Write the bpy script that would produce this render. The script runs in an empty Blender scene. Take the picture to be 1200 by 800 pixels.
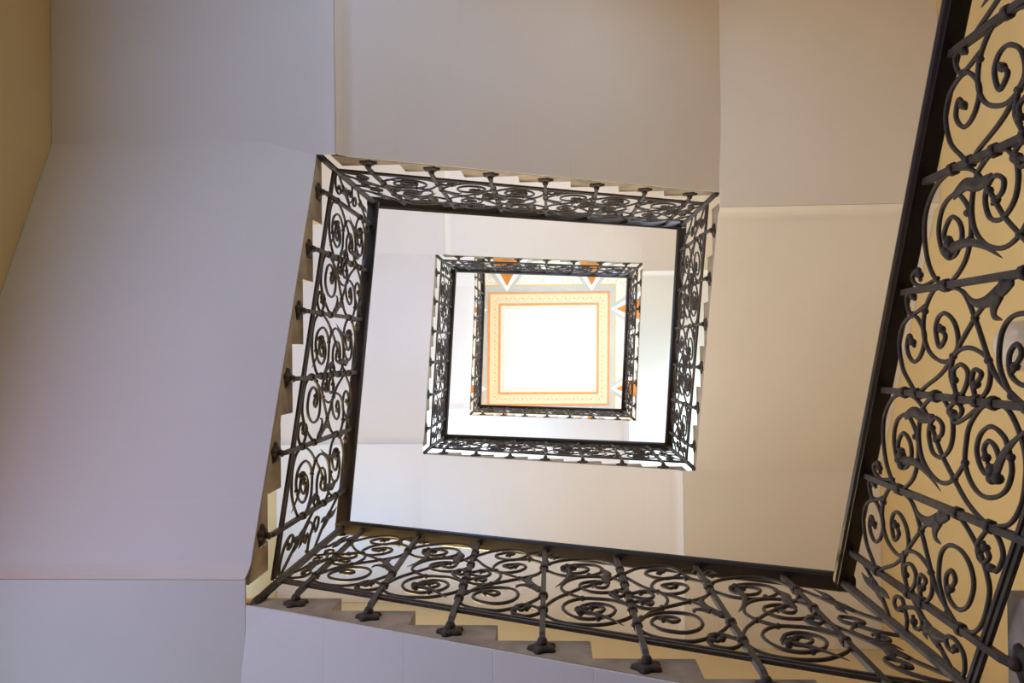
import bpy, math, random
from mathutils import Vector, Matrix
random.seed(7)
SC = bpy.context.scene
COL = SC.collection
ZO = 1.05                      # the camera stands 1.05 m over the ground floor

# ------------------------------------------------------------------ helpers
class MB:
    """collects vertices and faces, then links them as ONE mesh object"""
    def __init__(s): s.v = []; s.f = []; s.m = []
    def add(s, vs, fs, mi=0):
        b = len(s.v); s.v += [tuple(p) for p in vs]
        s.f += [tuple(i + b for i in f) for f in fs]; s.m += [mi] * len(fs)
    def box(s, x0, x1, y0, y1, z0, z1, mi=0):
        vs = [(x, y, z) for z in (z0, z1) for y in (y0, y1) for x in (x0, x1)]
        s.add(vs, [(0, 2, 3, 1), (4, 5, 7, 6), (0, 1, 5, 4), (2, 6, 7, 3), (0, 4, 6, 2), (1, 3, 7, 5)], mi)
    def tube(s, pts, rad, n=6, ref=None, flat=1.0, twist=0.0):
        """sweep a ring along pts; rad = number or list; ref = axis the section keeps; flat = scale along ref"""
        P = [Vector(p) for p in pts]; k = len(P)
        if not hasattr(rad, '__len__'): rad = [rad] * k
        rings = []; N = None
        for i in range(k):
            t = (P[min(i + 1, k - 1)] - P[max(i - 1, 0)])
            if t.length < 1e-9: t = Vector((0, 0, 1))
            t.normalize()
            if ref is not None: N = Vector(ref)
            elif N is None: N = Vector((0, 0, 1)) if abs(t.z) < .9 else Vector((1, 0, 0))
            N = N - t * N.dot(t)
            if N.length < 1e-6: N = t.orthogonal()
            N.normalize(); B = t.cross(N)
            rings.append([P[i] + (N * math.cos(a) * flat + B * math.sin(a)) * rad[i] for a in [twist + 2 * math.pi * j / n for j in range(n)]])
        vs = [p for r in rings for p in r]
        fs = [(i * n + j, i * n + (j + 1) % n, (i + 1) * n + (j + 1) % n, (i + 1) * n + j) for i in range(k - 1) for j in range(n)]
        fs += [tuple(reversed(range(n))), tuple((k - 1) * n + j for j in range(n))]
        s.add(vs, fs)
    def ball(s, c, r, n=8, m=5, sc=(1, 1, 1)):
        c = Vector(c); vs = []
        for i in range(m + 1):
            a = math.pi * i / m
            for j in range(n):
                b = 2 * math.pi * j / n
                vs.append(c + Vector((math.sin(a) * math.cos(b) * r * sc[0], math.sin(a) * math.sin(b) * r * sc[1], math.cos(a) * r * sc[2])))
        s.add(vs, [(i * n + j, i * n + (j + 1) % n, (i + 1) * n + (j + 1) % n, (i + 1) * n + j) for i in range(m) for j in range(n)])
    def prism(s, poly, O, U, V, W, d0, d1, mi=0):
        """polygon in the (U,V) plane at O pulled from d0 to d1 along W"""
        O, U, V, W = Vector(O), Vector(U), Vector(V), Vector(W); n = len(poly)
        vs = [O + U * a + V * b + W * d for d in (d0, d1) for a, b in poly]
        s.add(vs, [tuple(range(n)), tuple(reversed(range(n, 2 * n)))] + [(i, i + n, (i + 1) % n + n, (i + 1) % n) for i in range(n)], mi)
    def build(s, name, mat, parent=None, smooth=False):
        me = bpy.data.meshes.new(name)
        me.from_pydata([(x, y, z + ZO) for x, y, z in s.v], [], s.f)
        for m in (mat if isinstance(mat, (list, tuple)) else [mat]): me.materials.append(m)
        me.polygons.foreach_set('material_index', s.m)
        if smooth: me.polygons.foreach_set('use_smooth', [True] * len(s.f))
        me.update()
        import bmesh
        b = bmesh.new(); b.from_mesh(me); bmesh.ops.recalc_face_normals(b, faces=b.faces[:]); b.to_mesh(me); b.free()
        o = bpy.data.objects.new(name, me); COL.objects.link(o)
        if parent: o.parent = parent; o.matrix_parent_inverse = Matrix.Translation(-parent.location)
        return o

def thing(name, label, cat, loc, group=None):
    o = bpy.data.objects.new(name, None); COL.objects.link(o)
    o.location = (loc[0], loc[1], loc[2] + ZO); o.empty_display_size = .1
    o['label'] = label; o['category'] = cat
    if group: o['group'] = group
    return o

def crom(pts, per=6):
    """smooth curve through points (any dimension)"""
    P = [tuple(p) for p in pts]
    if len(P) < 3: return P
    P = [tuple(2 * a - b for a, b in zip(P[0], P[1]))] + P + [tuple(2 * a - b for a, b in zip(P[-1], P[-2]))]
    out = []
    for i in range(1, len(P) - 2):
        p0, p1, p2, p3 = P[i - 1:i + 3]
        for k in range(per):
            t = k / per
            out.append(tuple(.5 * (2 * b + (c - a) * t + (2 * a - 5 * b + 4 * c - d) * t * t + (3 * b - a - 3 * c + d) * t ** 3) for a, b, c, d in zip(p0, p1, p2, p3)))
    out.append(P[-2]); return out

# ------------------------------------------------------------------ materials
def mat(name, col, rough=.8, noise=0, scale=8, col2=None, bump=0, spec=.3, metal=0, detail=4):
    m = bpy.data.materials.new(name); m.use_nodes = True
    nt = m.node_tree; b = nt.nodes['Principled BSDF']
    b.inputs['Base Color'].default_value = (*col, 1); b.inputs['Roughness'].default_value = rough
    b.inputs['Specular IOR Level'].default_value = spec; b.inputs['Metallic'].default_value = metal
    if noise or bump:
        tc = nt.nodes.new('ShaderNodeTexCoord'); nz = nt.nodes.new('ShaderNodeTexNoise')
        nz.inputs['Scale'].default_value = scale; nz.inputs['Detail'].default_value = detail
        nt.links.new(tc.outputs['Object'], nz.inputs['Vector'])
        if noise:
            r = nt.nodes.new('ShaderNodeValToRGB'); c2 = col2 or tuple(c * (1 - noise) for c in col)
            r.color_ramp.elements[0].color = (*c2, 1); r.color_ramp.elements[1].color = (*col, 1)
            r.color_ramp.elements[0].position = .3; r.color_ramp.elements[1].position = .62
            nt.links.new(nz.outputs['Fac'], r.inputs['Fac']); nt.links.new(r.outputs['Color'], b.inputs['Base Color'])
        if bump:
            bp = nt.nodes.new('ShaderNodeBump'); bp.inputs['Strength'].default_value = bump; bp.inputs['Distance'].default_value = .01
            nt.links.new(nz.outputs['Fac'], bp.inputs['Height']); nt.links.new(bp.outputs['Normal'], b.inputs['Normal'])
    return m
PLASTER = mat('white_plaster', (.79, .76, .74), .9, .035, 1.7, bump=.06, spec=.15)
WALL = mat('yellow_wall_paint', (.68, .52, .26), .85, .06, 2.2, bump=.05, spec=.2)
STONE = mat('grey_brown_stone', (.45, .37, .275), .8, .4, 9, bump=.15)
IRON = mat('wrought_iron', (.064, .048, .039), .5, .4, 40, bump=.12, spec=.28)
RAIL = mat('dark_moulded_rail', (.022, .015, .013), .34, .3, 30, spec=.5)
FLOOR = mat('floor_stone', (.42, .36, .28), .7, .25, 3)
FRAME = mat('added_window_paint', (.75, .72, .66), .5)
BRASS = mat('lamp_metal', (.22, .16, .08), .4, metal=.8)
OPAL = mat('opal_glass', (.62, .56, .50), .25, spec=.5)
GLASS = bpy.data.materials.new('added_window_glass'); GLASS.use_nodes = True
_b = GLASS.node_tree.nodes['Principled BSDF']; _b.inputs['Transmission Weight'].default_value = 1; _b.inputs['Roughness'].default_value = .02
_b.inputs['Base Color'].default_value = (.97, .98, 1, 1)
C_WHITE = mat('ceiling_white', (.86, .85, .82), .9, .03, 2)
C_CREAM = mat('ceiling_cream', (.86, .70, .46), .9)
C_ORANGE = mat('ceiling_orange', (.80, .40, .16), .9, .12, 6)
C_DEEP = mat('ceiling_deep_orange', (.72, .27, .05), .9, .2, 5)
C_GREY = mat('ceiling_grey', (.60, .575, .53), .9, .06, 5)
def ornament(name, base, ink, scale, lo, hi):
    m = mat(name, base, .9); nt = m.node_tree; b = nt.nodes['Principled BSDF']
    tc = nt.nodes.new('ShaderNodeTexCoord'); w = nt.nodes.new('ShaderNodeTexNoise'); w.inputs['Scale'].default_value = scale; w.inputs['Detail'].default_value = 1.5
    w.inputs['Distortion'].default_value = 1.4
    r = nt.nodes.new('ShaderNodeValToRGB'); e = r.color_ramp.elements
    e[0].position = lo; e[0].color = (*base, 1); e[1].position = hi; e[1].color = (*ink, 1)
    k = r.color_ramp.elements.new(hi + .05); k.color = (*base, 1)
    nt.links.new(tc.outputs['Object'], w.inputs['Vector']); nt.links.new(w.outputs['Fac'], r.inputs['Fac']); nt.links.new(r.outputs['Color'], b.inputs['Base Color'])
    return m
C_FIELD = ornament('ceiling_painted_scrolls', (.86, .82, .72), (.82, .66, .42), 5.5, .50, .55)

# ------------------------------------------------------------------ the plan of the stair
FL = ['N0', 'E1', 'S1', 'W1', 'N1', 'E2', 'S2', 'W2', 'N2', 'E3', 'S3', 'W3']      # flights in order of ascent
PL = dict(N0=-.907, E1=1.0204, S1=.8590, W1=-1.0579, N1=-.9062, E2=1.0037, S2=.8465, W2=-1.0640, N2=-.9078, E3=.9926, S3=.8296, W3=-1.0534, W0=-1.058)
LV = dict(SW0=-1.05, NW0=-.10, NE0=.975, SE1=1.9055, SW1=2.8654, NW1=3.7893, NE1=4.9280, SE2=5.8657, SW2=6.8786, NW2=7.7683, NE2=8.8312, SE3=9.7211, SW3=10.7561, NW3=11.680)
# inner corner of the hand rail at each landing
RC = dict(NE0=(.982, -.870), SE1=(1.002, .807), SW1=(-.992, .823), NW1=(-1.025, -.876), NE1=(.952, -.876), SE2=(.970, .804), SW2=(-1.026, .821), NW2=(-1.018, -.873), NE2=(.957, -.872), SE3=(.945, .798), SW3=(-1.020, .795), NW3=(-1.020, -.872))
START = dict(W0='SW0', N0='NW0', E1='NE0', S1='SE1', W1='SW1', N1='NW1', E2='NE1', S2='SE2', W2='SW2', N2='NW2', E3='NE2', S3='SE3', W3='SW3')
END = dict(W0='NW0', N0='NE0', E1='SE1', S1='SW1', W1='NW1', N1='NE1', E2='SE2', S2='SW2', W2='NW2', N2='NE2', E3='SE3', S3='SW3', W3='NW3')
WX, EX, NY, SY = -2.38, 2.335, -2.20, 2.15        # faces of the four walls
CZ = 14.50                                         # ceiling
HR = .986                                          # rail underside over the landing
FACE = .032                                        # stone face behind the railing plane
TS = .028
SLAB = .080                                        # thickness of the landings

DIRS = dict(E=((0, 1, 0), (1, 0, 0)), S=((-1, 0, 0), (0, 1, 0)), W=((0, -1, 0), (-1, 0, 0)), N=((1, 0, 0), (0, -1, 0)))   # along the ascent, outward to the wall
PLANE_OF = {'E': {}, 'S': {}, 'W': {}, 'N': {}}
def neighbours(fl):
    seq = ['W0'] + FL
    i = seq.index(fl)
    a = PL[seq[i - 1]] if i > 0 else .859
    b = PL[seq[i + 1]] if i + 1 < len(seq) else -.9078
    return a, b
class Flight:
    def __init__(s, name):
        s.name = name; k = name[0]; s.n = 7 if k in 'SN' else 6
        s.A, s.O = [Vector(d) for d in DIRS[k]]
        a, b = neighbours(name)
        s.len = abs(b - a); s.p = (s.len - TS) / s.n
        s.plane = PL[name]; s.L0 = LV[START[name]]; s.L1 = LV[END[name]]; s.r = (s.L1 - s.L0) / s.n
        if k in 'SN': s.org = Vector((a, s.plane, 0))
        else: s.org = Vector((s.plane, a, 0))
        wall = dict(E=EX, S=SY, W=WX, N=NY)[k]
        s.wid = abs(wall - s.plane)                 # from the railing plane to the wall
        # hand rail centre line: corners are the inner edge, centre lies .036 outward on both sides
        s.ra, s.rb = s.corner(START[name]), s.corner(END[name])
    @staticmethod
    def corner(c):
        x, y = RC.get(c, (0, 0))
        return Vector((x + (.036 if c[1] == 'E' else -.036), y + (.036 if c[0] == 'S' else -.036), LV[c] + HR))
    def pt(s, t, o, z): return s.org + s.A * t + s.O * o + Vector((0, 0, z))
    def rail(s, t):
        ta, tb = (s.ra - s.org).dot(s.A), (s.rb - s.org).dot(s.A)
        return s.ra + (s.rb - s.ra) * ((t - ta) / (tb - ta))
    def panel(s, t, h, off=0):
        """point of the railing: t along the flight, h straight down from the rail underside"""
        p = s.rail(t); base = s.pt(t, 0, p.z - h); f = min(1, h / .97)
        q = p.lerp(base, f); q.z = p.z - h
        return q - s.O * off
    def bar_t(s, i): return TS + s.p * (i + .5)
    def foot_h(s, i):
        return s.rail(s.bar_t(i)).z - (s.L0 + (i + 1) * s.r - .055)
    def soffit(s, t): return s.L0 + (t - TS) / s.p * s.r - (.052 + .033 * max(0, t) / s.len)

# ------------------------------------------------------------------ stairs: flights and landings
FLIGHT_LABEL = dict(
    W0='lowest stair flight by the west wall, below and outside the picture',
    N0='low stair flight under the top edge of the picture, below the near railing',
    E1='nearest stair flight at the lower right edge, stone step ends behind the near railing',
    S1='stair flight along the bottom edge, grey stone steps over a lavender plaster soffit',
    W1='stair flight filling the left side, broad lavender grey underside and tan stone step ends',
    N1='stair flight across the top of the picture, beige grey underside above the upper railing',
    E2='stair flight right of the well, beige underside beside the big near railing, faint cross seams',
    S2='pale stair flight underside below the second railing ring and above the long bottom railing',
    W2='pale stair flight underside between the left railing and the second railing ring',
    N2='pale pinkish stair flight underside between the upper railing and the second ring of railings',
    E3='bright white stair flight underside on the right between second and innermost railings',
    S3='bright white stair flight underside on the lower side between second and innermost railings',
    W3='highest stair flight, narrow white underside left of the painted ceiling and innermost railing')
flights = {}
for nm in ['W0'] + FL:
    f = Flight(nm); flights[nm] = f
    root = thing('stair_flight', FLIGHT_LABEL[nm], 'stairs', f.pt(f.len / 2, f.wid / 2, f.L0), 'stair flights around the open well')
    U, V, W = f.A, Vector((0, 0, 1)), f.O
    for i in range(f.n):
        t0 = TS + i * f.p; t1 = TS + (i + 1) * f.p if i < f.n - 1 else f.len + FACE
        top = f.L0 + (i + 1) * f.r
        b = MB()
        poly = [(t0, top), (t0, f.soffit(t0) + .010), (t1, f.soffit(t1) + .010), (t1, top)]
        b.prism(poly, f.org, U, V, W, FACE, f.wid - .002)
        b.build('step', STONE, root)
    # plaster skin under the steps: a steep cove at the foot, then straight, a little thicker towards the wall
    zl0, zl1 = f.L0 - SLAB, f.L1 - SLAB
    t_s, t_e = .058, .143
    twist = .05 if nm == 'W1' else .02
    def row(k):
        """soffit line; k = 0 at the well, 1 at the wall"""
        low = lambda t: f.soffit(t) - twist * k * max(0, t) / f.len
        prof = []; d = t_e - t_s; z1 = low(t_e); s1 = (low(t_e + .1) - z1) * 10 * d
        for q in range(8):
            a = q / 7
            h00, h10, h01, h11 = 2 * a ** 3 - 3 * a * a + 1, a ** 3 - 2 * a * a + a, -2 * a ** 3 + 3 * a * a, a ** 3 - a * a
            prof.append((t_s + d * a, h00 * zl0 + h10 * 2.6 * d + h01 * z1 + h11 * s1))
        for i in range(1, f.n):                     # hairline joints where step meets step
            t = TS + i * f.p
            prof += [(t - .0035, low(t - .0035)), (t, low(t) + .0007), (t + .0035, low(t + .0035))]
        g = (low(f.len) - low(f.len - .1)) * 10
        te = f.len + max(FACE, (zl1 + .001 - low(f.len)) / g)      # runs on until it meets the landing
        prof += [(f.len - .10, low(f.len - .10)), (te, min(low(te), zl1 + .001))]
        return prof
    rows = [(FACE + .003, 0), (FACE + .10, .45), (FACE + .25, .85), (FACE + .5, 1), (f.wid - .002, 1)]
    b = MB(); vs = []; N = len(row(0)); K = len(rows)
    for up in (0, .011):
        for o, k in rows: vs += [f.pt(t, o, z + up) for t, z in row(k)]
    at = lambda u, r, i: (u * K + r) * N + i
    fs = []
    for r in range(K - 1):
        for i in range(N - 1):
            fs.append((at(0, r, i), at(0, r, i + 1), at(0, r + 1, i + 1), at(0, r + 1, i)))
            fs.append((at(1, r, i), at(1, r + 1, i), at(1, r + 1, i + 1), at(1, r, i + 1)))
        for i in (0, N - 1): fs.append((at(0, r, i), at(0, r + 1, i), at(1, r + 1, i), at(1, r, i)))
    for r in (0, K - 1):
        for i in range(N - 1): fs.append((at(0, r, i), at(0, r, i + 1), at(1, r, i + 1), at(1, r, i)))
    b.add(vs, fs); b.build('plaster_soffit', PLASTER, root)

LAND_LABEL = dict(
    NW0='lowest corner landing, north west, below the picture', NE0='corner landing where the nearest railing starts, above the top right corner',
    SE1='corner landing at the lower right corner behind the near railing, stone edge',
    SW1='flat bluish lavender landing underside in the bottom left corner of the picture',
    NW1='flat grey lavender landing underside in the top left corner beside the dark yellow wall',
    NE1='flat brownish beige landing underside at top right beside the near railing',
    SE2='beige landing underside low on the right, above where near and bottom railings meet',
    SW2='pale landing underside just inside the lower left corner of the first railing ring',
    NW2='pale landing underside just inside the upper left corner of the first railing ring',
    NE2='pale landing underside just inside the upper right corner of the first railing ring',
    SE3='bright white landing underside inside the lower right corner of the second railing ring',
    SW3='bright white landing underside inside the lower left corner of the second railing ring',
    NW3='topmost landing, bright white, left of the painted ceiling at its upper left')
for c, L in LV.items():
    if c == 'SW0': continue
    arr = [k for k, v in END.items() if v == c][0]
    dep = ([k for k, v in START.items() if v == c] or [None])[0]
    px = {}; 
    for k in (arr, dep):
        if k: px['x' if k[0] in 'EW' else 'y'] = PL[k]
    if c == 'NW3': px['y'] = -.9078
    x0, x1 = (WX + .002, px['x'] - FACE) if c[1] == 'W' else (px['x'] + FACE, EX - .002)
    y0, y1 = (NY + .002, px['y'] - FACE) if c[0] == 'N' else (px['y'] + FACE, SY - .002)
    root = thing('stair_landing', LAND_LABEL[c], 'landing', ((x0 + x1) / 2, (y0 + y1) / 2, L), 'corner landings of the staircase')
    b = MB(); b.box(x0, x1, y0, y1, L - SLAB + .012, L); b.build('stone_slab', STONE, root)
    # the plaster reaches a few centimetres under the foot of the next flight
    e = .03 + .058
    u = [x0, x1, y0, y1]
    if dep:
        if dep[0] == 'W': u[2] -= e
        if dep[0] == 'N': u[1] += e
        if dep[0] == 'E': u[3] += e
        if dep[0] == 'S': u[0] -= e
    b = MB(); b.box(u[0], u[1], u[2], u[3], L - SLAB - .001, L - SLAB + .012); b.build('plaster_soffit', PLASTER, root)

# ------------------------------------------------------------------ the railings
# scroll work traced bay by bay: (s = share of the bay from lower to upper bar, h = metres under the hand rail)
BAY_A = dict(rods=[
    [(0, .25), (.03, .19), (.21, .165), (.43, .19), (.6, .25), (.68, .33), (.64, .38), (.52, .39), (.35, .35), (.25, .29), (.27, .255), (.37, .25), (.49, .275), (.55, .30), (.46, .315), (.39, .285)],
    [(0, .25), (.08, .35), (.31, .44), (.65, .55), (.80, .61), (.92, .69), (1, .75)],
    [(0, .60), (.05, .54), (.18, .48), (.31, .44), (.63, .38), (.79, .34), (.92, .27), (1, .23), (.90, .17), (.75, .10), (.51, .045), (.32, .045), (.24, .10), (.33, .16), (.46, .20), (.62, .20), (.69, .17), (.64, .13), (.54, .10), (.43, .10), (.50, .13)],
    [(.63, .38), (.57, .41), (.56, .46), (.61, .52), (.66, .55), (.77, .575), (.90, .58), (1, .55), (.93, .525), (.83, .50), (.74, .50), (.77, .535), (.86, .525)],
    [(.63, .38), (.79, .39), (.92, .43), (1, .46), (.87, .48), (.76, .47), (.70, .43), (.75, .40), (.84, .415)],
    [(.15, .165), (.23, .09), (.13, .045), (.04, .03), (.01, .05), (.05, .07)],
    [(1, .76), (.95, .70), (.82, .64), (.66, .595), (.44, .575), (.32, .60), (.31, .66), (.40, .72), (.56, .76), (.76, .76), (.84, .72), (.77, .66), (.62, .63), (.53, .645), (.60, .675), (.70, .665)],
    [(0, .59), (.09, .66), (.24, .74), (.41, .80), (.55, .83), (.79, .84), (.94, .82), (1, .77)],
    [(0, .75), (.17, .725), (.28, .74), (.32, .77), (.25, .785), (.19, .76)],
    [(0, .75), (.07, .80), (.19, .835), (.33, .83), (.33, .805)],
], knobs=[(.23, .09), (.31, .44), (.63, .38), (.66, .55), (.24, .74), (.21, .165), (.93, .685)],
    collars=[[(.0), (.25, .60, .75)], [1.0, (.23, .46, .55, .76)]],
    leaves=[[[(.05, .565), (.11, .525), (.17, .485)], [(.13, .52), (.19, .47), (.17, .41), (.06, .355)], [(.13, .52), (.23, .515), (.31, .53), (.34, .565)], [(.10, .53), (.02, .52), (-.03, .50)]]],
    trefoils=[])
BAY_B = dict(rods=[
    [(0, .15), (.08, .075), (.27, .045), (.5, .065), (.75, .12), (.93, .19), (1, .26), (.85, .32), (.65, .325), (.46, .30), (.31, .25), (.22, .19), (.30, .14), (.5, .145), (.71, .20), (.76, .26), (.62, .28), (.48, .25), (.41, .20), (.49, .18), (.58, .185), (.60, .21)],
    [(0, .15), (.05, .23), (.14, .29), (.30, .36), (.53, .45), (.71, .54), (.86, .62), (.95, .69), (1, .75)],
    [(.54, .57), (.71, .54), (.78, .49), (.74, .42), (.63, .355), (.48, .31), (.30, .285), (.11, .285), (0, .34), (.03, .39), (.15, .445), (.30, .475), (.45, .48), (.55, .45), (.53, .40), (.41, .36), (.29, .345), (.20, .365), (.25, .41), (.34, .42), (.39, .40)],
    [(0, .62), (.05, .575), (.21, .545), (.36, .55), (.54, .57), (.69, .62), (.77, .68), (.75, .735), (.66, .77), (.51, .77), (.37, .74), (.25, .70), (.19, .64), (.26, .605), (.40, .605), (.53, .64), (.59, .68), (.55, .71), (.45, .71), (.35, .68), (.31, .645), (.38, .635), (.45, .655)],
    [(0, .62), (.03, .68), (.16, .74), (.36, .80), (.57, .83), (.76, .84), (.92, .82), (1, .76)],
    [(.16, .445), (.11, .425), (.03, .45), (.09, .49), (.16, .48), (.13, .45)],
    [(.17, .45), (.21, .48), (.15, .52), (.06, .56), (0, .62)],
    [(.92, .20), (.97, .12), (.92, .06), (.84, .04), (.80, .07), (.86, .085)],
], knobs=[(.30, .36), (.71, .54), (.54, .57), (.65, .325), (.16, .46), (.42, .28), (.40, .75)],
    collars=[[0.0, (.15, .34, .62)], [1.0, (.26, .75)]],
    leaves=[[[(.24, .19), (.18, .24), (.22, .30), (.20, .36)]]],
    trefoils=[((.69, .235), [(.69, .235), (.67, .32), (.74, .41), (.86, .50)]), ((.56, .715), [(.56, .715), (.40, .725), (.27, .75), (.14, .79)])])
END_BAY = dict(rods=[   # between the last bar and the corner post; s = 1 at the corner
    [(0, .10), (.25, .19), (.6, .31), (1, .40)],
    [(0, .47), (.3, .57), (.65, .69), (1, .80)],
    [(.93, .50), (.65, .49), (.40, .455), (.25, .43), (.30, .39), (.48, .39), (.58, .42), (.48, .445)],
    [(.40, .455), (.25, .52), (.40, .57), (.60, .575), (.68, .545), (.56, .53)],
    [(1, .82), (.75, .83), (.42, .80), (.28, .745), (.36, .71), (.52, .725), (.56, .755), (.45, .765)],
], knobs=[(.40, .455), (.93, .50)], collars=[[0.0, (.10, .28, .47)]],
    leaves=[[[(.30, .205), (.45, .26), (.62, .32)], [(.40, .24), (.42, .17), (.32, .12)], [(.48, .27), (.42, .32), (.45, .36)]],
            [[(.35, .59), (.50, .64), (.66, .695)], [(.45, .62), (.58, .60), (.70, .63)], [(.50, .64), (.42, .70), (.30, .715)]]],
    trefoils=[])

def rail_profile():
    # (across, up): moulded wooden grip over a flat iron strip
    return [(-.024, 0), (.024, 0), (.024, .008), (.032, .014), (.036, .024), (.034, .034), (.027, .044), (.012, .052), (0, .054), (-.012, .052), (-.027, .044), (-.034, .034), (-.036, .024), (-.032, .014), (-.024, .008)]
def sweep(b, p0, p1, side, prof):
    up = Vector((0, 0, 1)); n = len(prof)
    vs = [p + side * a + up * h for p in (p0, p1) for a, h in prof]
    b.add(vs, [tuple(range(n)), tuple(reversed(range(n, 2 * n)))] + [(i, i + n, (i + 1) % n + n, (i + 1) % n) for i in range(n)])

class Run:
    """geometry a railing needs: a sloping flight, or the level run on the top landing"""
    def __init__(s, panel, A, O, bars, foots, c0, c1, first, posts, sides):
        s.__dict__.update(locals())

ROD = .0062
def rosette(b, c, O, A, r=.041):
    """lobed iron rose on the stone face, c = centre on the face, O points to the stone"""
    c = Vector(c); Z = Vector((0, 0, 1)); n = 40
    vs = []
    for d, k in ((0.0, 1.0), (.010, .92), (.016, .45)):
        for j in range(n):
            a = 2 * math.pi * j / n; rr = r * k * (1 + .15 * math.cos(5 * a))
            vs.append(c - O * d + (A * math.cos(a) + Z * math.sin(a)) * rr)
    fs = [(i * n + j, i * n + (j + 1) % n, (i + 1) * n + (j + 1) % n, (i + 1) * n + j) for i in range(2) for j in range(n)]
    fs += [tuple(reversed(range(n))), tuple(range(2 * n, 3 * n))]
    b.add(vs, fs); b.ball(c - O * .022, .017)

def scroll(run, root, spec, t0, t1, name, q, flip=False):
    """one bay of scroll work between t0 and t1 -> a part, its leaves -> sub-parts"""
    d = t1 - t0
    P = lambda s, h, off=0: run.panel(t0 + d * s, h, off)
    b = MB(); O = run.O
    dn = lambda h: h
    for rod in spec['rods']:
        pts = crom(rod, q)
        b.tube([P(s, h) for s, h in pts], ROD if q > 3 else ROD * .82, 6 if q > 3 else 5, ref=O, twist=.5)  # upper rods made thinner, their shape standing in for bloom
        if abs(rod[-1][0] - 1) > .01 and abs(rod[-1][0]) > .01:      # free end: a small iron bud
            e = P(*rod[-1]); b.ball(e, .0115, 8, 5); b.ball(e + (e - P(*rod[-2])).normalized() * .014, .0065, 6, 4)
    for s, h in spec['knobs']: b.ball(P(s, h), .0105, 8, 5)
    part = b.build(name, IRON, root, smooth=True)
    for leaf in spec['leaves']:
        lb = MB()
        for k, lobe in enumerate(leaf):
            pts = crom(lobe, 5); n = len(pts)
            w = [(.021) * (1 - .95 * i / (n - 1)) ** .8 if k else .011 + .008 * math.sin(math.pi * i / (n - 1)) for i in range(n)]
            lb.tube([P(s, h, .002) for s, h in pts], w, 6, ref=O, flat=.35)
        lb.build('iron_leaf', IRON, part, smooth=True)
    for (cs, ch), horn in spec['trefoils']:
        lb = MB()
        c = P(cs, ch, .004)
        ax = (P(*horn[1]) - c); ax.normalize(); up = ax.cross(O)
        for a, bb, r in ((-.016, 0, .014), (0, .015, .014), (0, -.015, .014)): lb.ball(c + ax * a + up * bb, r, 10, 6)
        pts = crom(horn, 6); n = len(pts)
        lb.tube([P(s, h, .004) for s, h in pts], [.015 * (1 - i / (n - 1)) ** .7 + .001 for i in range(n)], 6, ref=O, flat=.4)
        lb.build('iron_leaf', IRON, part, smooth=True)
    return part

def railing(run, label, q, group):
    A, O = run.A, run.O
    mid = run.panel((run.c0 + run.c1) / 2, .95)
    root = thing('iron_railing', label, 'railing', mid, group)
    # hand rail
    b = MB(); p0, p1 = run.panel(run.c0, 0), run.panel(run.c1, 0)
    dv = (p1 - p0).normalized()
    hor = Vector((dv.x, dv.y, 0)).normalized(); side = Vector((hor.y, -hor.x, 0))
    e = .036
    sweep(b, p0 - dv * e, p1 + dv * e, side, rail_profile())
    hb = b.build('handrail', RAIL, root, smooth=False)
    # two thin bars that close the scroll work below
    for h in (.862, .886):
        b = MB(); b.tube([run.panel(run.c0, h), run.panel(run.c1, h)], .0078, 4, ref=O, twist=math.pi / 4)
        b.build('bottom_bar', IRON, root)
    # upright bars with their iron roses and collars
    bays = []
    for i, t in enumerate(run.bars):
        b = MB(); hf = run.foots[i]
        b.tube([run.panel(t, -.002), run.panel(t, hf - .02), run.panel(t, hf + .005) + O * .006, run.panel(t, hf + .012) + O * .028], .0125, 4, ref=O, twist=math.pi / 4)
        bar = b.build('baluster', IRON, root)
        b = MB(); rosette(b, run.panel(t, hf + .012) + O * FACE, O, A); b.build('iron_rosette', IRON, bar, smooth=True)
        hs = set()
        for j, sp in ((i - 1, 1.0), (i, 0.0)):
            if 0 <= j < len(run.bars) - 1:
                spec = BAY_A if (j + run.first) % 2 == 0 else BAY_B
                for sd, L in spec['collars']:
                    if sd == sp: hs |= set(L)
        if not hs: hs = {.15, .5, .76}
        for h in sorted(hs):
            b = MB(); c0, c1 = run.panel(t, h - .011), run.panel(t, h + .011)
            b.tube([c0, c0.lerp(c1, .2), c0.lerp(c1, .8), c1], [.0145, .0178, .0178, .0145], 8, ref=O)
            b.build('collar', IRON, bar, smooth=False)
    for j in range(len(run.bars) - 1):
        spec = BAY_A if (j + run.first) % 2 == 0 else BAY_B
        scroll(run, root, spec, run.bars[j], run.bars[j + 1], 'scroll_panel', q)
    # ends
    if run.sides[0]: scroll(run, root, END_BAY, run.bars[0], run.c0, 'scroll_panel', q)
    if run.sides[1]: scroll(run, root, END_BAY, run.bars[-1], run.c1, 'scroll_panel', q)
    for t, hf in run.posts:
        kick = (O + A * (1 if t > run.bars[0] else -1)) * FACE
        b = MB(); b.tube([run.panel(t, -.002), run.panel(t, hf - .10), run.panel(t, hf - .03) + kick * .45, run.panel(t, hf) + kick], .0165, 8, ref=O, twist=math.pi / 8)
        post = b.build('corner_post', IRON, root)
        b = MB(); c = run.panel(t, hf - .004) + kick
        b.tube([c + Vector((0, 0, .035)), c + Vector((0, 0, .02)), c, c - Vector((0, 0, .015)), c - Vector((0, 0, .025))], [.0175, .021, .021, .018, .012], 10); b.build('post_foot', IRON, post, smooth=True)
    return root

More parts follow.
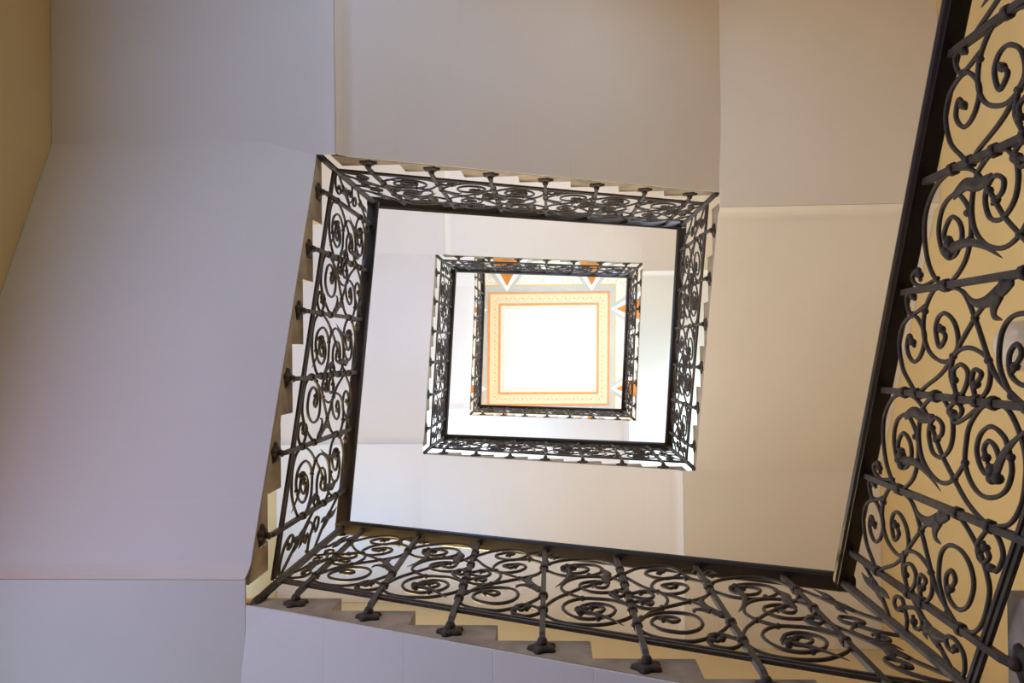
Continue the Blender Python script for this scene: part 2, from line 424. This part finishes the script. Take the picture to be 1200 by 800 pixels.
RAIL_LABEL = dict(
    E1='big black iron railing closest to the viewer, along the right edge before the yellow wall',
    S1='long black iron scroll railing along the bottom of the picture, over grey stone steps',
    W1='black iron scroll railing on the left of the large opening, beside the lavender soffit',
    N1='iron scroll railing along the top of the large opening, under the beige grey soffit',
    E2='narrow iron railing on the right side of the large opening, beside the beige soffit',
    S2='iron railing closing the bottom of the second, smaller ring, above the pale soffit',
    W2='iron railing on the left of the second, smaller ring, far inside the well',
    N2='iron railing along the top edge of the painted ceiling in the second ring',
    E3='small iron railing on the right edge of the painted ceiling',
    S3='small iron railing along the bottom edge of the painted ceiling',
    W3='small iron railing down the left edge of the painted ceiling')
FIRST = dict(E1=0, S1=1, W1=1, N1=1, E2=0, S2=1, W2=1, N2=1, E3=0, S3=1, W3=1)
Q = dict(E1=7, S1=6, W1=5, N1=4, E2=4)
GROUP = 'wrought iron railings around the open well'
for nm in FL[1:]:
    f = flights[nm]
    ta, tb = (f.ra - f.org).dot(f.A), (f.rb - f.org).dot(f.A)
    bars = [f.bar_t(i) for i in range(f.n)]; foots = [f.foot_h(i) for i in range(f.n)]
    posts = [(tb, HR + .05)]
    if nm == 'E1': posts.append((ta, HR + .05))
    run = Run(f.panel, f.A, f.O, bars, foots, ta, tb, FIRST[nm], posts, (True, True))
    railing(run, RAIL_LABEL[nm], Q.get(nm, 3), GROUP)
# level guard on the top landing, from the last corner to the north wall
f = flights['W3']; c = f.rb.copy(); y_end = NY + .04
LEN = c.y - y_end
def level_panel(t, h, off=0): return Vector((c.x + off, c.y - t, c.z - h))
bars = [.17 + .29 * i for i in range(4)]
run = Run(level_panel, Vector((0, -1, 0)), Vector((-1, 0, 0)), bars, [HR + .02] * 4, 0.0, LEN, 0, [], (False, False))
railing(run, 'short level iron railing on the topmost landing, continuing the innermost left railing to the wall', 3, GROUP)

# ------------------------------------------------------------------ the setting
def structure(o): o['kind'] = 'structure'; return o
TH = .35; ZF = LV['SW0']
def wall(name, axis, face, out, a0, a1, holes):
    """wall with rectangular openings; axis 'x' = runs along x"""
    b = MB(); us = sorted({a0, a1} | {h[0] for h in holes} | {h[1] for h in holes}); zs = sorted({ZF - .1, CZ + .1} | {h[2] for h in holes} | {h[3] for h in holes})
    for i in range(len(us) - 1):
        for k in range(len(zs) - 1):
            cu, cz = (us[i] + us[i + 1]) / 2, (zs[k] + zs[k + 1]) / 2
            if any(h[0] < cu < h[1] and h[2] < cz < h[3] for h in holes): continue
            lo, hi = sorted((face, face + out * TH))
            if axis == 'x': b.box(us[i], us[i + 1], lo, hi, zs[k], zs[k + 1])
            else: b.box(lo, hi, us[i], us[i + 1], zs[k], zs[k + 1])
    return structure(b.build(name, WALL))
# wall, from, to, sill, head, added area light in it (red, green, blue watts)
ADDED_WIN = [  # unseen windows added to light the well; tints chosen for the plaster colours
    ('west', -1.65, -0.75, 1, 2.2, (11.8, 18.6, 30)),
    ('west', -0.45, 0.45, 1, 2.2, (9.2, 5, 8.2)),
    ('west', 0.75, 1.65, 1, 2.2, (6, 9.2, 13.8)),
    ('south', -1.75, -0.85, 3.05, 3.95, (101, 80.2, 41.6)),
    ('north', -0.9, -0.1, 2.6, 3.6, (2.4, 3.1, 4.4)),
    ('north', 0.3, 1.2, 2.9, 4, (5.68, 6.24, 6.89)),
    ('south', -0.5, 0.5, 3.65, 4.75, (4, 5.5, 8)),
    ('north', -2, -1.2, 4.7, 6.1, (5.24, 18.1, 45.7)),
    ('south', -2, -1.2, 4.7, 6.1, (6.51, 17.2, 34.3)),
    ('east', -2, -1.2, 5.15, 6.4, (53.1, 59.1, 76.7)),
    ('south', -2, -1.2, 8.7, 10.1, (26.3, 53.7, 58.8)),
    ('west', 1.15, 1.95, 8.7, 10.1, (28.6, 19.3, 40.3)),
    ('south', 1.15, 1.95, 8.1, 9.4, (22, 15, 13)),
    ('east', 1.15, 1.95, 8.1, 9.4, (25, 53, 66)),
    ('north', 1.15, 1.95, 9.05, 10.4, (76.9, 92.7, 142)),
    ('east', -2, -1.2, 9.05, 10.4, (84.1, 108, 161)),
    ('north', -0.8, 0.8, 12.3, 14, (17.5, 26.2, 30.8)),
    ('south', -0.8, 0.8, 12.3, 14, (18.9, 24.5, 30.7)),
    ('west', -0.3, 1.3, 12.5, 14, (26, 19, 10)),
    ('east', -0.8, 0.8, 12.3, 14, (34.3, 42.5, 50.1)),
]
hole = lambda w: [x[1:5] for x in ADDED_WIN if x[0] == w]
wall('wall_north', 'x', NY, -1, WX - TH, EX + TH, hole('north'))
wall('wall_south', 'x', SY, 1, WX - TH, EX + TH, hole('south'))
wall('wall_west', 'y', WX, -1, NY, SY, hole('west'))
wall('wall_east', 'y', EX, 1, NY, SY, hole('east'))
b = MB(); b.box(WX - TH, EX + TH, NY - TH, SY + TH, ZF - .2, ZF); structure(b.build('floor', FLOOR))
for i, (w, u0, u1, z0, z1, rgb) in enumerate(ADDED_WIN):
    face, out = dict(north=(NY, -1), south=(SY, 1), west=(WX, -1), east=(EX, 1))[w]
    d0, d1 = sorted((face + out * .10, face + out * .16)); m = (u0 + u1) / 2; fr = .06
    b = MB(); g = MB()
    def bx(bb, a0, a1, zz0, zz1, e=0):
        if w in ('north', 'south'): bb.box(a0, a1, d0 + e, d1 - e, zz0, zz1)
        else: bb.box(d0 + e, d1 - e, a0, a1, zz0, zz1)
    bx(b, u0, u0 + fr, z0, z1); bx(b, u1 - fr, u1, z0, z1); bx(b, u0 + fr, u1 - fr, z0, z0 + fr); bx(b, u0 + fr, u1 - fr, z1 - fr, z1)
    bx(b, m - .025, m + .025, z0 + fr, z1 - fr); zt = z0 + (z1 - z0) * .68; bx(b, u0 + fr, m - .025, zt - .02, zt + .02); bx(b, m + .025, u1 - fr, zt - .02, zt + .02)
    wn = structure(b.build('added_window_%d' % (i + 1), FRAME))  # frame of an added window, out of view
    bx(g, u0 + fr * .5, u1 - fr * .5, z0 + fr * .5, z1 - fr * .5, .026); g.build('added_window_pane', GLASS, wn)
    la = bpy.data.lights.new('added_light', 'AREA'); la.shape = 'RECTANGLE'; la.size = u1 - u0 - .04; la.size_y = z1 - z0 - .04  # added lamp in the opening, strength and tint set to colour the plaster
    la.energy = max(rgb); la.color = [c / max(rgb) for c in rgb]
    lo = bpy.data.objects.new('added_light', la); COL.objects.link(lo)
    pos = face + out * .04
    n = Vector((0, -out, 0)) if w in ('north', 'south') else Vector((-out, 0, 0))
    lo.location = (m, pos, (z0 + z1) / 2 + ZO) if w in ('north', 'south') else (pos, m, (z0 + z1) / 2 + ZO)
    lo.rotation_euler = n.to_track_quat('-Z', 'Y').to_euler()

# painted ceiling: zones of paint on one flat plaster field, laid out on the photographed quadrilateral
b = MB()
Cx, Cy = -.023, -.025; Ux, Uy = Vector((1.107, .006, 0)), Vector((-.020, 1.035, 0))
def zone(pts, mi, lay):
    z = CZ - .0015 * lay
    vs = [Vector((Cx, Cy, z)) + Ux * a + Uy * c_ for a, c_ in pts]
    vs2 = [v + Vector((0, 0, .0012)) for v in vs]; n = len(vs)
    b.add(vs + vs2, [tuple(range(n)), tuple(reversed(range(n, 2 * n)))] + [(i, i + n, (i + 1) % n + n, (i + 1) % n) for i in range(n)], mi)
sq = lambda k, kk=None: [(-k, -(kk or k)), (k, -(kk or k)), (k, kk or k), (-k, kk or k)]
b.box(WX, EX, NY, SY, CZ, CZ + .2, 0)
zone(sq(1.98, 1.99), 4, 1); zone(sq(1.86), 5, 2)          # grey band, painted field
zone(sq(1.10, 1.13), 6, 3); zone(sq(1.075, 1.105), 4, 4)  # ochre line, grey band
sides = [lambda p: (p[0], -p[1]), lambda p: (p[1], p[0]), lambda p: (p[0], p[1]), lambda p: (-p[1], p[0])]
for s_ in sides:                                          # painted triangles pointing inwards, two on each side
    for c0 in (-.69, .70):
        for slope, apex, mi, lay in ((.70, .93, 4, 5), (.62, 1.01, 0, 6), (.50, 1.105, 3, 7)):
            zone([s_(q_) for q_ in [(c0, apex), (c0 + slope * (1.86 - apex), 1.86), (c0 - slope * (1.86 - apex), 1.86)]], mi, lay)
zone(sq(1.0), 2, 8); zone(sq(.962), 1, 9)
for s_ in sides:                                          # small lozenges and zig-zag in the cream band
    for k in range(13):
        c0 = -.84 + .14 * k
        zone([s_(q_) for q_ in [(c0, .855), (c0 + .016, .882), (c0, .909), (c0 - .016, .882)]], 6, 10)
        if k < 12: zone([s_(q_) for q_ in [(c0 + .03, .845), (c0 + .042, .845), (c0 + .112, .92), (c0 + .10, .92)]], 6, 10)
zone(sq(.823, .80), 2, 11); zone(sq(.79, .762), 1, 12); zone(sq(.775, .747), 0, 13); zone(sq(.745, .717), 6, 14); zone(sq(.738, .710), 0, 15)
C_LINE = mat('ceiling_ochre_line', (.80, .56, .22), .9)
structure(b.build('ceiling', [C_WHITE, C_CREAM, C_ORANGE, C_DEEP, C_GREY, C_FIELD, C_LINE]))

# wall lamp: an unlit opal globe on the yellow wall behind the near railing
t = thing('wall_lamp', 'round greyish glass globe lamp on the yellow wall behind the near railing, right edge', 'lamp', (EX, .0, 3.73))
b = MB(); b.ball((2.155, .006, 3.742), .118, 32, 20); b.build('glass_globe', OPAL, t, smooth=True)
b = MB(); b.tube([(EX, .006, 3.70), (2.30, .006, 3.62), (2.22, .006, 3.585), (2.155, .006, 3.60), (2.155, .006, 3.63)], .011, 10); b.build('lamp_arm', BRASS, t, smooth=True)
b = MB(); b.tube([(EX, .006, 3.70), (EX - .02, .006, 3.70)], .05, 20); b.tube([(2.155, .006, 3.60), (2.155, .006, 3.645)], [.03, .05], 20); b.build('lamp_mount', BRASS, t)

# ------------------------------------------------------------------ camera, world, view
def rot(a, b_, c_):
    ca, sa, cb, sb, cc, sc_ = math.cos(a), math.sin(a), math.cos(b_), math.sin(b_), math.cos(c_), math.sin(c_)
    return Matrix(((1, 0, 0), (0, ca, -sa), (0, sa, ca))) @ Matrix(((cb, 0, sb), (0, 1, 0), (-sb, 0, cb))) @ Matrix(((cc, -sc_, 0), (sc_, cc, 0), (0, 0, 1)))
R = rot(-.01073, .04731, -.01164).transposed()
cd = bpy.data.cameras.new('camera'); cam = bpy.data.objects.new('camera', cd); COL.objects.link(cam)
right, down, fwd = R.col[0], R.col[1], R.col[2]
M = Matrix((right, -down, -fwd)).transposed().to_4x4(); M.translation = (0, 0, ZO)
cam.matrix_world = M
cd.sensor_width = 36; cd.lens = 933.3 / 1200 * 36; cd.clip_start = .02
SC.camera = cam
w = bpy.data.worlds.new('sky'); SC.world = w; w.use_nodes = True
w.node_tree.nodes['Background'].inputs[0].default_value = (.75, .83, 1, 1); w.node_tree.nodes['Background'].inputs[1].default_value = 1
SC.view_settings.view_transform = 'Standard'; SC.view_settings.look = 'None'; SC.view_settings.gamma = 1; SC.view_settings.use_curve_mapping = False
SC.view_settings.exposure = 0
SC.cycles.use_denoising = True
SC.cycles.max_bounces = 10; SC.cycles.diffuse_bounces = 8
SC.cycles.sample_clamp_indirect = 8
